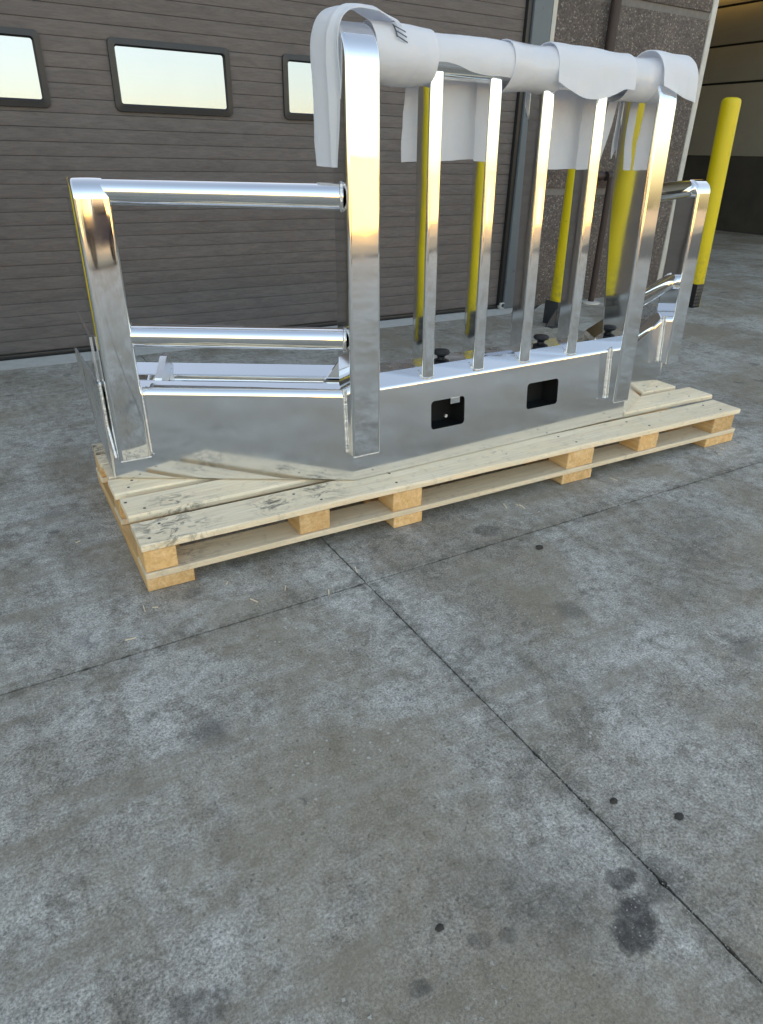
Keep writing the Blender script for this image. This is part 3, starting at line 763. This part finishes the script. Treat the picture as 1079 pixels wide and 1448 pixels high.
# wings
for fr, L, nm, flip in ((LF, LL, 'left', 0), (RF, RL, 'right', 1)):
    WR = 0.027
    bm = strip('wing_plate', fr, 0, L, [(0.012, ZB - 0.001), (0.004, ZB), (0.001, ZB + 0.002), (0.0, ZB + 0.005), (0.0, ZT - WR)], ALU_PLATE)
    obj('wing_plate', bm, ALU_PLATE, bp, smooth=50)
    pw = [(0.0, ZT + 0.004 - WR - 0.004)] + [(a, b + 0.004) for a, b in rolled(0.020, 0.013, WR)[1:]]
    obj('wing_roll', strip('wing_roll', fr, 0, L, pw, ALU), ALU, bp, smooth=50)
    # recessed step and second ledge behind
    bm = strip('x', fr, 0.02, L - 0.02, [(0.055, ZT + 0.000), (0.058, ZT - 0.018), (0.143, ZT - 0.018), (0.150, ZT - 0.004), (0.153, ZT + 0.001), (0.190, ZT + 0.026), (0.195, ZT + 0.023), (0.195, ZT - 0.06)], ALU)
    obj('rear_ledge', bm, ALU, bp, smooth=40)
# centre deck behind the top roll
bm = strip('x', CF, 0.02, CL - 0.02, [(0.066, ZT + 0.012), (0.068, ZT - 0.022), (0.29, ZT - 0.022), (0.292, ZT - 0.10)], ALU)
obj('rear_deck', bm, MILL, bp, smooth=30)
# return plates at the two ends
for s, P in ((0, B1), (1, B4)):
    bm = bmesh.new()
    pts = [(0.0, ZB), (0.10, 0.19), (0.26, 0.29), (0.40, 0.39), (0.425, 0.44), (0.425, 0.478), (0.0, 0.462)]
    xo = P.x - 0.002 if s == 0 else P.x + 0.002
    loft(bm, [[Vector((xo + e, P.y + 0.003 + a, z)) for a, z in pts] for e in (-0.003, 0.003)])
    obj('end_plate', bm, MILL, bp, smooth=20)
# black boxes painting in the interior shade behind the openings, with a tab and a bolt
for (u0, u1, z0, z1) in (H1, H2):
    bm = bmesh.new()
    a, b, c, d = u0 - 0.015, u1 + 0.015, z0 - 0.015, z1 + 0.015
    vs = [bm.verts.new(CF(u, dd, z)) for dd in (TH + 0.002, 0.10) for u, z in ((a, c), (b, c), (b, d), (a, d))]
    for q in ((4, 5, 6, 7), (0, 1, 5, 4), (1, 2, 6, 5), (2, 3, 7, 6), (3, 0, 4, 7)): bm.faces.new([vs[i] for i in q])
    obj('shade_backing', bm, CAVITY, bp, smooth=0)
bm = bmesh.new(); box(bm, (0.392, 0.001, 0.345), (0.432, 0.0055, 0.3655), CF, 0.0008); obj('tab', bm, ALU, bp)
bm = bmesh.new(); tube(bm, CF(0.388, 0.03, 0.298), CF(0.388, 0.02, 0.298), 0.006, 10); obj('bolt', bm, WELD, bp)

# square posts: rounded section swept up and bent over backwards at the top
LEAN = 0.042
def post(x0, x1, yf, z0, z1, depth, rb, rad=0.014, yaw=0.0, conv=0.0, taper=0.0):
    w = x1 - x0; cx = (x0 + x1) / 2; cy = yf + depth / 2
    sec = rrect(w, depth, rad, 6)
    out = []
    for a, b in sec:                     # a touch of crown on every face, as drawn tube has
        out.append((a * (1 + conv * (1 - (2 * b / depth) ** 2)), b * (1 + conv * (1 - (2 * a / w) ** 2))))
    if conv:
        sec2 = []
        n = len(out)
        for i in range(n):
            a, b = out[i], out[(i + 1) % n]; L = math.dist(a, b)
            sec2.append(a)
            if L > 0.02:
                for q in range(1, 8):
                    u, v = a[0] + (b[0] - a[0]) * q / 8, a[1] + (b[1] - a[1]) * q / 8
                    bul = conv * 0.06 * 4 * q / 8 * (1 - q / 8)
                    if abs(a[0] - b[0]) > abs(a[1] - b[1]): v += math.copysign(bul, v)
                    else: u += math.copysign(bul, u)
                    sec2.append((u, v))
        out = sec2
    cyw, syw = math.cos(yaw), math.sin(yaw)
    rings = []
    zs = [z0, z0 + 0.002] + [z0 + (z1 - rb - z0) * i / 8 for i in range(1, 9)]
    zb = z1 - rb
    for z in zs: rings.append([(a, b, z) for a, b in out])
    ci = rb                               # outer radius; bend centre lies rb behind the front face
    for i in range(1, 13):
        t = R(90) * i / 12
        rg_ = []
        for a, b in out:
            q = rb - (b + depth / 2)      # distance from the bend centre
            q = max(q, 0.012)
            rg_.append((a, -depth / 2 + rb - q * math.cos(t), zb + q * math.sin(t)))
        rings.append(rg_)
    bm = bmesh.new()
    R3 = []
    for rg_ in rings:
        R3.append([Vector((cx + a * cyw - b * syw, cy + a * syw + b * cyw + LEAN * (z - 0.25) + taper * min(1.0, max(0.0, (z - 0.42) / 0.55)) * min(1.0, (b + depth / 2) / depth), z)) for a, b, z in rg_])
    loft(bm, R3)
    return bm
obj('grille_post', post(0.938, 1.040, 1.738, 0.25, 1.398, 0.095, 0.098, rad=0.010, yaw=-0.026), ALU, bp, smooth=40)
obj('grille_post', post(2.120, 2.207, 1.750, 0.245, 1.390, 0.105, 0.120, rad=0.010, yaw=0.018, taper=0.065), ALU, bp, smooth=40)
obj('corner_post', post(0.293, 0.390, 2.068, 0.236, 1.030, 0.12, 0.055, rad=0.011, conv=0.02), ALU, bp, smooth=40)
obj('corner_post', post(2.815, 2.905, 2.060, 0.236, 1.030, 0.112, 0.055, rad=0.011), ALU, bp, smooth=40)
# grille bars
def bar(x, yaw):
    bm = bmesh.new(); w, dp = 0.046, 0.074
    sec = rrect(w, dp, 0.009, 5); cyw, syw = math.cos(yaw), math.sin(yaw)
    rings = []
    for z in [0.0 + 0.90 * i / 6 for i in range(7)]:
        rr = []
        for a, b in sec:
            zz = z
            if z == 0: zz = (b + dp / 2) * 0.55 - 0.008     # foot cut to the slope of the top face
            rr.append(Vector((a * cyw - b * syw, dp / 2 + a * syw + b * cyw + LEAN * z, zz)))
        rings.append(rr)
    loft(bm, rings)
    o = obj('grille_bar', bm, ALU, None, smooth=40); o.parent = bp
    y0 = B2.y + (x - B2.x) * (B3.y - B2.y) / (B3.x - B2.x) + 0.032
    o.location = Vector((x, y0, 0.457)) - wloc(bp)
    return o
for x, yw in ((1.255, 0.0), (1.468, 0.004), (1.681, -0.04), (1.915, -0.04)): bar(x, yw)
# tubes
bm = bmesh.new(); tube(bm, (1.035, 1.868, 1.332), (2.13, 1.882, 1.332), 0.044, 36); obj('top_tube', bm, ALU, bp)
for (xa, ya, xb, yb) in ((0.383, 2.105, 0.948, 1.786), (2.190, 1.805, 2.825, 2.125)):
    for z, r in ((0.992, 0.0345), (0.606, 0.0330)):
        sh = LEAN * (z - 0.25)
        bm = bmesh.new(); tube(bm, (xa, ya + sh, z), (xb, yb + sh, z), r, 40); obj('wing_tube', bm, ALU, bp)
        for (x, y) in (((xa, ya), (xb, yb)) if z < 0.9 else ((xb, yb),) if xa < 1 else ((xa, ya),)):     # weld ring where the tube meets the post
            bm = bmesh.new(); ax = Vector((xb - xa, yb - ya, 0)).normalized()
            c = Vector((x, y + sh, z)) + (ax * 0.006 if x == xa else -ax * 0.006); s = Vector((0, 0, 1)); t = ax.cross(s)
            bead(bm, [c + (s * math.cos(6.2832 * i / 24) + t * math.sin(6.2832 * i / 24)) * (r + 0.001) for i in range(25)], 0.0055)
            obj('weld', bm, WELD, bp, smooth=80)
# weld beads beside the posts
def wl(pts, r=0.006):
    bm = bmesh.new(); bead(bm, pts, r); obj('weld', bm, WELD, bp, smooth=80)
wl([(0.935, 1.776, 0.25), (0.935, 1.797, 0.455)], 0.0048); wl([(0.94, 1.740, 0.246), (1.035, 1.742, 0.246)], 0.0032)
wl([(2.115, 1.793, 0.25), (2.115, 1.813, 0.452)], 0.0055); wl([(2.122, 1.752, 0.243), (2.205, 1.754, 0.243)], 0.0032)
wl([(2.809, 2.104, 0.236), (2.809, 2.126, 0.452)], 0.0058); wl([(0.394, 2.082, 0.238), (0.394, 2.104, 0.452)], 0.004)
wl([(0.288, 2.095, 0.236), (0.284, 2.135, 0.33), (0.284, 2.140, 0.47)], 0.0055); wl([(0.295, 2.068, 0.233), (0.39, 2.068, 0.233)], 0.0034)
for x in (1.255, 1.468, 1.681, 1.915):
    y0 = B2.y + (x - B2.x) * (B3.y - B2.y) / (B3.x - B2.x) + 0.034
    wl([(x - 0.025, y0 + 0.045, 0.474), (x - 0.025, y0 + 0.012, 0.456), (x - 0.018, y0 - 0.001, 0.4475), (x, y0 - 0.003, 0.4455), (x + 0.018, y0 - 0.001, 0.4475), (x + 0.025, y0 + 0.012, 0.456)], 0.0036)
    wl([(x - 0.02, y0 + 0.036, 1.322), (x + 0.02, y0 + 0.034, 1.322)], 0.005)
# small brackets: thin fin behind the left corner post, end box of the left wing, gusset at the centre post
bm = bmesh.new(); pts = [(2.155, 0.465), (2.165, 0.60), (2.36, 0.640), (2.215, 0.585), (2.20, 0.465)]
loft(bm, [[Vector((0.284 + e, y, z)) for y, z in pts] for e in (-0.004, 0.004)]); obj('fin', bm, ALU, bp, smooth=0)
for fr, u0 in ((LF, 0.165),):
    bm = bmesh.new(); pts = [(0.055, ZT - 0.016), (0.062, ZT + 0.012), (0.15, ZT + 0.058), (0.19, ZT + 0.058), (0.19, ZT + 0.030), (0.14, ZT - 0.016)]
    loft(bm, [[fr(u0 + e, d, z) for d, z in pts] for e in (-0.011, 0.011)]); obj('end_bracket', bm, MILL, bp, smooth=20)
bm = bmesh.new(); pts = [(LL - 0.085, ZT + 0.0), (LL - 0.02, ZT + 0.085), (LL - 0.008, ZT + 0.085), (LL - 0.008, ZT - 0.015), (LL - 0.05, ZT - 0.015)]
loft(bm, [[LF(u, 0.075 + e, z) for u, z in pts] for e in (0.0, 0.02)]); obj('post_gusset', bm, ALU, bp, smooth=20)
bm = bmesh.new(); pts = [(0.008, ZT - 0.015), (0.008, ZT + 0.06), (0.02, ZT + 0.06), (0.08, ZT + 0.0), (0.05, ZT - 0.015)]
loft(bm, [[RF(u, 0.075 + e, z) for u, z in pts] for e in (0.0, 0.02)]); obj('post_gusset', bm, ALU, bp, smooth=20)
# dark upright bracket right of the centre post, seen through the grille
bm = bmesh.new(); box(bm, (1.155, 2.02, ZT - 0.02), (1.185, 2.028, ZT + 0.062), bevel=0.001); obj('deck_bracket', bm, BRACKET, bp)
# rubber knobs on the deck
kn = [(0.0235, 0), (0.0235, 0.010), (0.012, 0.013), (0.010, 0.020), (0.012, 0.024), (0.022, 0.028), (0.0235, 0.034), (0.021, 0.040), (0.003, 0.043)]
kprof = [(0.030, 0.0), (0.030, 0.012), (0.024, 0.015), (0.015, 0.017), (0.013, 0.026), (0.018, 0.032), (0.029, 0.037), (0.031, 0.044), (0.027, 0.050), (0.003, 0.053)]
for x, y in ((1.432, 1.985), (1.925, 2.000), (2.092, 2.010)):
    bm = bmesh.new(); lathe(bm, kprof, (x, y, ZT - 0.0215)); obj('rubber_knob', bm, BLACK, bp, smooth=50)
bm = bmesh.new(); box(bm, (1.655, 1.96, ZT - 0.0205), (1.80, 2.02, ZT - 0.0195)); obj('label_reflection', bm, LABEL, bp, smooth=0)  # flat label with its white-blue reflection painted in
bm = bmesh.new(); box(bm, (1.60, 1.925, ZT - 0.021), (1.86, 1.955, ZT - 0.012), bevel=0.002); obj('latch_strip', bm, BLACK, bp)

# ------------------------------------------------------------------ foam wrap
fw = thing('foam_wrap', 'white packing foam wrapped and taped round the top tube of the bumper with loose flaps', 'foam wrap', (1.6, 1.88, 1.33))
def sheet(name, grid, mat, amp=0.004, th=0.003, seed=0.0):
    th = 0.0018; bm = bmesh.new(); rows = []
    for r in grid:
        rr = []
        for p in r:
            p = Vector(p)
            nn = Vector((noise.noise(p * 11 + Vector((seed, 0, 0))), noise.noise(p * 11 + Vector((0, seed + 4, 0))), noise.noise(p * 11 + Vector((0, 0, seed + 8)))))
            n2 = noise.noise(p * 30 + Vector((seed, seed, 3)))
            rr.append(bm.verts.new(p + nn * amp + Vector((0, 1, 0.4)) * n2 * amp * 0.35 + Vector((0, 1, 0.5)) * noise.noise(Vector((p.x * 75, p.y * 40, p.z * 22)) + Vector((seed, 0, 9))) * 0.0013))
        rows.append(rr)
    for a, b in zip(rows[:-1], rows[1:]):
        for i in range(len(a) - 1): bm.faces.new((a[i], a[i + 1], b[i + 1], b[i]))
    bmesh.ops.recalc_face_normals(bm, faces=bm.faces)
    r = bmesh.ops.solidify(bm, geom=bm.faces[:], thickness=th)
    return obj(name, bm, mat, fw, smooth=60)
YT, ZTU = 1.875, 1.335
def wrap(x0, x1, r, th0, th1, mat, seed, front=None, flap=None, taper=0.0, nx=26, rbump=0.0, fy=0.0):
    """foam round the tube: angle th0 (front, 0 = towards the viewer, 90 = top) to th1; optional straight hem below the
    front edge (front = z) and flap hanging behind (flap = z)"""
    g = []
    for i in range(nx + 1):
        f = i / nx; x = x0 + (x1 - x0) * f; row = []
        rr = r + rbump * math.sin(math.pi * f)
        a0 = th0(f) if callable(th0) else th0
        pts = []
        if front is not None:
            zf = front(f) if callable(front) else front
            a0 = 0
            for q in range(5, 0, -1):
                z = ZTU + (zf - ZTU) * q / 5
                pts.append((YT - rr - 0.004 * q / 5, z))
        n = 26
        for q in range(n + 1):
            a = R(a0 + (th1 - a0) * q / n); pts.append((YT - rr * math.cos(a), ZTU + rr * math.sin(a)))
        if flap is not None:
            zf = flap(f) if callable(flap) else flap
            yy, zz = pts[-1]
            for q in range(1, 15):
                t = q / 14
                pts.append((yy + 0.012 * math.sin(t * 2.2) + fy * t + 0.010 * t * math.sin(f * 9 + seed), zz + (zf - zz) * t))
        for y, z in pts:
            dx = taper * (0.5 - f) * max(0, (ZTU - z)) * 2 if flap is not None else 0
            row.append((x + dx, y, z))
        g.append(row)
    return sheet('foam_sheet', g, mat, 0.005, 0.003, seed)
wrap(1.045, 1.235, 0.066, -100, 285, FOAM, 1.0, rbump=0.006)
wrap(1.215, 1.535, 0.060, lambda f: -14 - 30 * f ** 1.3 + 5 * math.sin(f * 9), 182, FOAM, 2.0, flap=lambda f: 1.078 + 0.012 * f, nx=34)
wrap(1.500, 1.700, 0.067, -110, 265, FOAMT, 3.0, rbump=-0.006)
wrap(1.670, 2.000, 0.071, 0, 182, FOAM, 4.0, front=lambda f: 1.335 - 0.035 - 0.035 * math.sin(math.pi * min(1, f * 1.15)), flap=lambda f: 1.245 - 0.18 * min(1, f / 0.30) + 0.0 * f, nx=36)
wrap(1.985, 2.150, 0.066, -110, 265, FOAMT, 5.0, rbump=-0.005)
wrap(2.115, 2.285, 0.084, 0, 182, FOAM, 6.0, front=lambda f: 1.335 - 0.02 - 0.04 * f, flap=lambda f: 1.10 + 0.16 * f)
# thin flap left of the right-hand post
g = []
for i in range(9):
    x = 2.045 + 0.04 * i / 8
    g.append([(x - 0.035 * t * t + 0.0, 1.945 + 0.02 * t, 1.30 - 0.235 * t) for t in [q / 14 for q in range(15)]])
sheet('foam_sheet', g, FOAM, 0.003, 0.003, 11)
# hood over the left post: arches over the post top and hangs on its outer side
g = []
path = []
for q in range(9): path.append((1.115 - 0.070 * q / 8, 1.410 + 0.024 * q / 8))
for q in range(1, 17):
    a = R(90 + 90 * q / 16); path.append((1.045 - 0.126 * abs(math.cos(a)) ** 0.58, 1.318 + 0.116 * abs(math.sin(a)) ** 0.58))
for q in range(1, 17): path.append((0.919 + 0.010 * q / 16, 1.318 - 0.256 * q / 16))
ny = 18
for j in range(ny + 1):
    v = j / ny
    row = []
    for m_, (x, z) in enumerate(path):
        t = m_ / (len(path) - 1)
        y = 1.812 + 0.122 * v
        crease = 0.018 * math.exp(-((v - 0.33) / 0.10) ** 2) * min(1, t * 1.6)
        flare = 0.02 * (1 - v) * t
        row.append((x - crease + flare + 0.006 * math.sin(v * 5), y, z - 0.018 * max(0, 0.3 - v) / 0.3 * (1 - t)))
    g.append(row)
sheet('foam_sheet', g, FOAM, 0.004, 0.003, 21)
# printed strokes on the first sleeve
bm = bmesh.new()
def stroke(x, z, dx, dz, w):
    """stroke laid on the sleeve surface, following its curve"""
    rr = 0.0745
    def on(xx, zz):
        s = max(-1, min(1, (zz - ZTU) / rr)); return Vector((xx, YT - rr * math.sqrt(1 - s * s) - 0.0035, zz))
    d = Vector((dx, dz)); n = Vector((-dz, dx)).normalized() * w / 2
    N = 6; a = []; b = []
    for i in range(N + 1):
        px, pz = x + dx * i / N, z + dz * i / N
        a.append(bm.verts.new(on(px + n.x, pz + n.y))); b.append(bm.verts.new(on(px - n.x, pz - n.y)))
    for i in range(N): bm.faces.new((a[i], a[i + 1], b[i + 1], b[i]))
for k_ in range(3): stroke(1.098, 1.392 - k_ * 0.012, 0.030, -0.013, 0.0035)
stroke(1.098, 1.395, 0.0, -0.030, 0.0045)
obj('print_mark', bm, INK, fw, smooth=0)
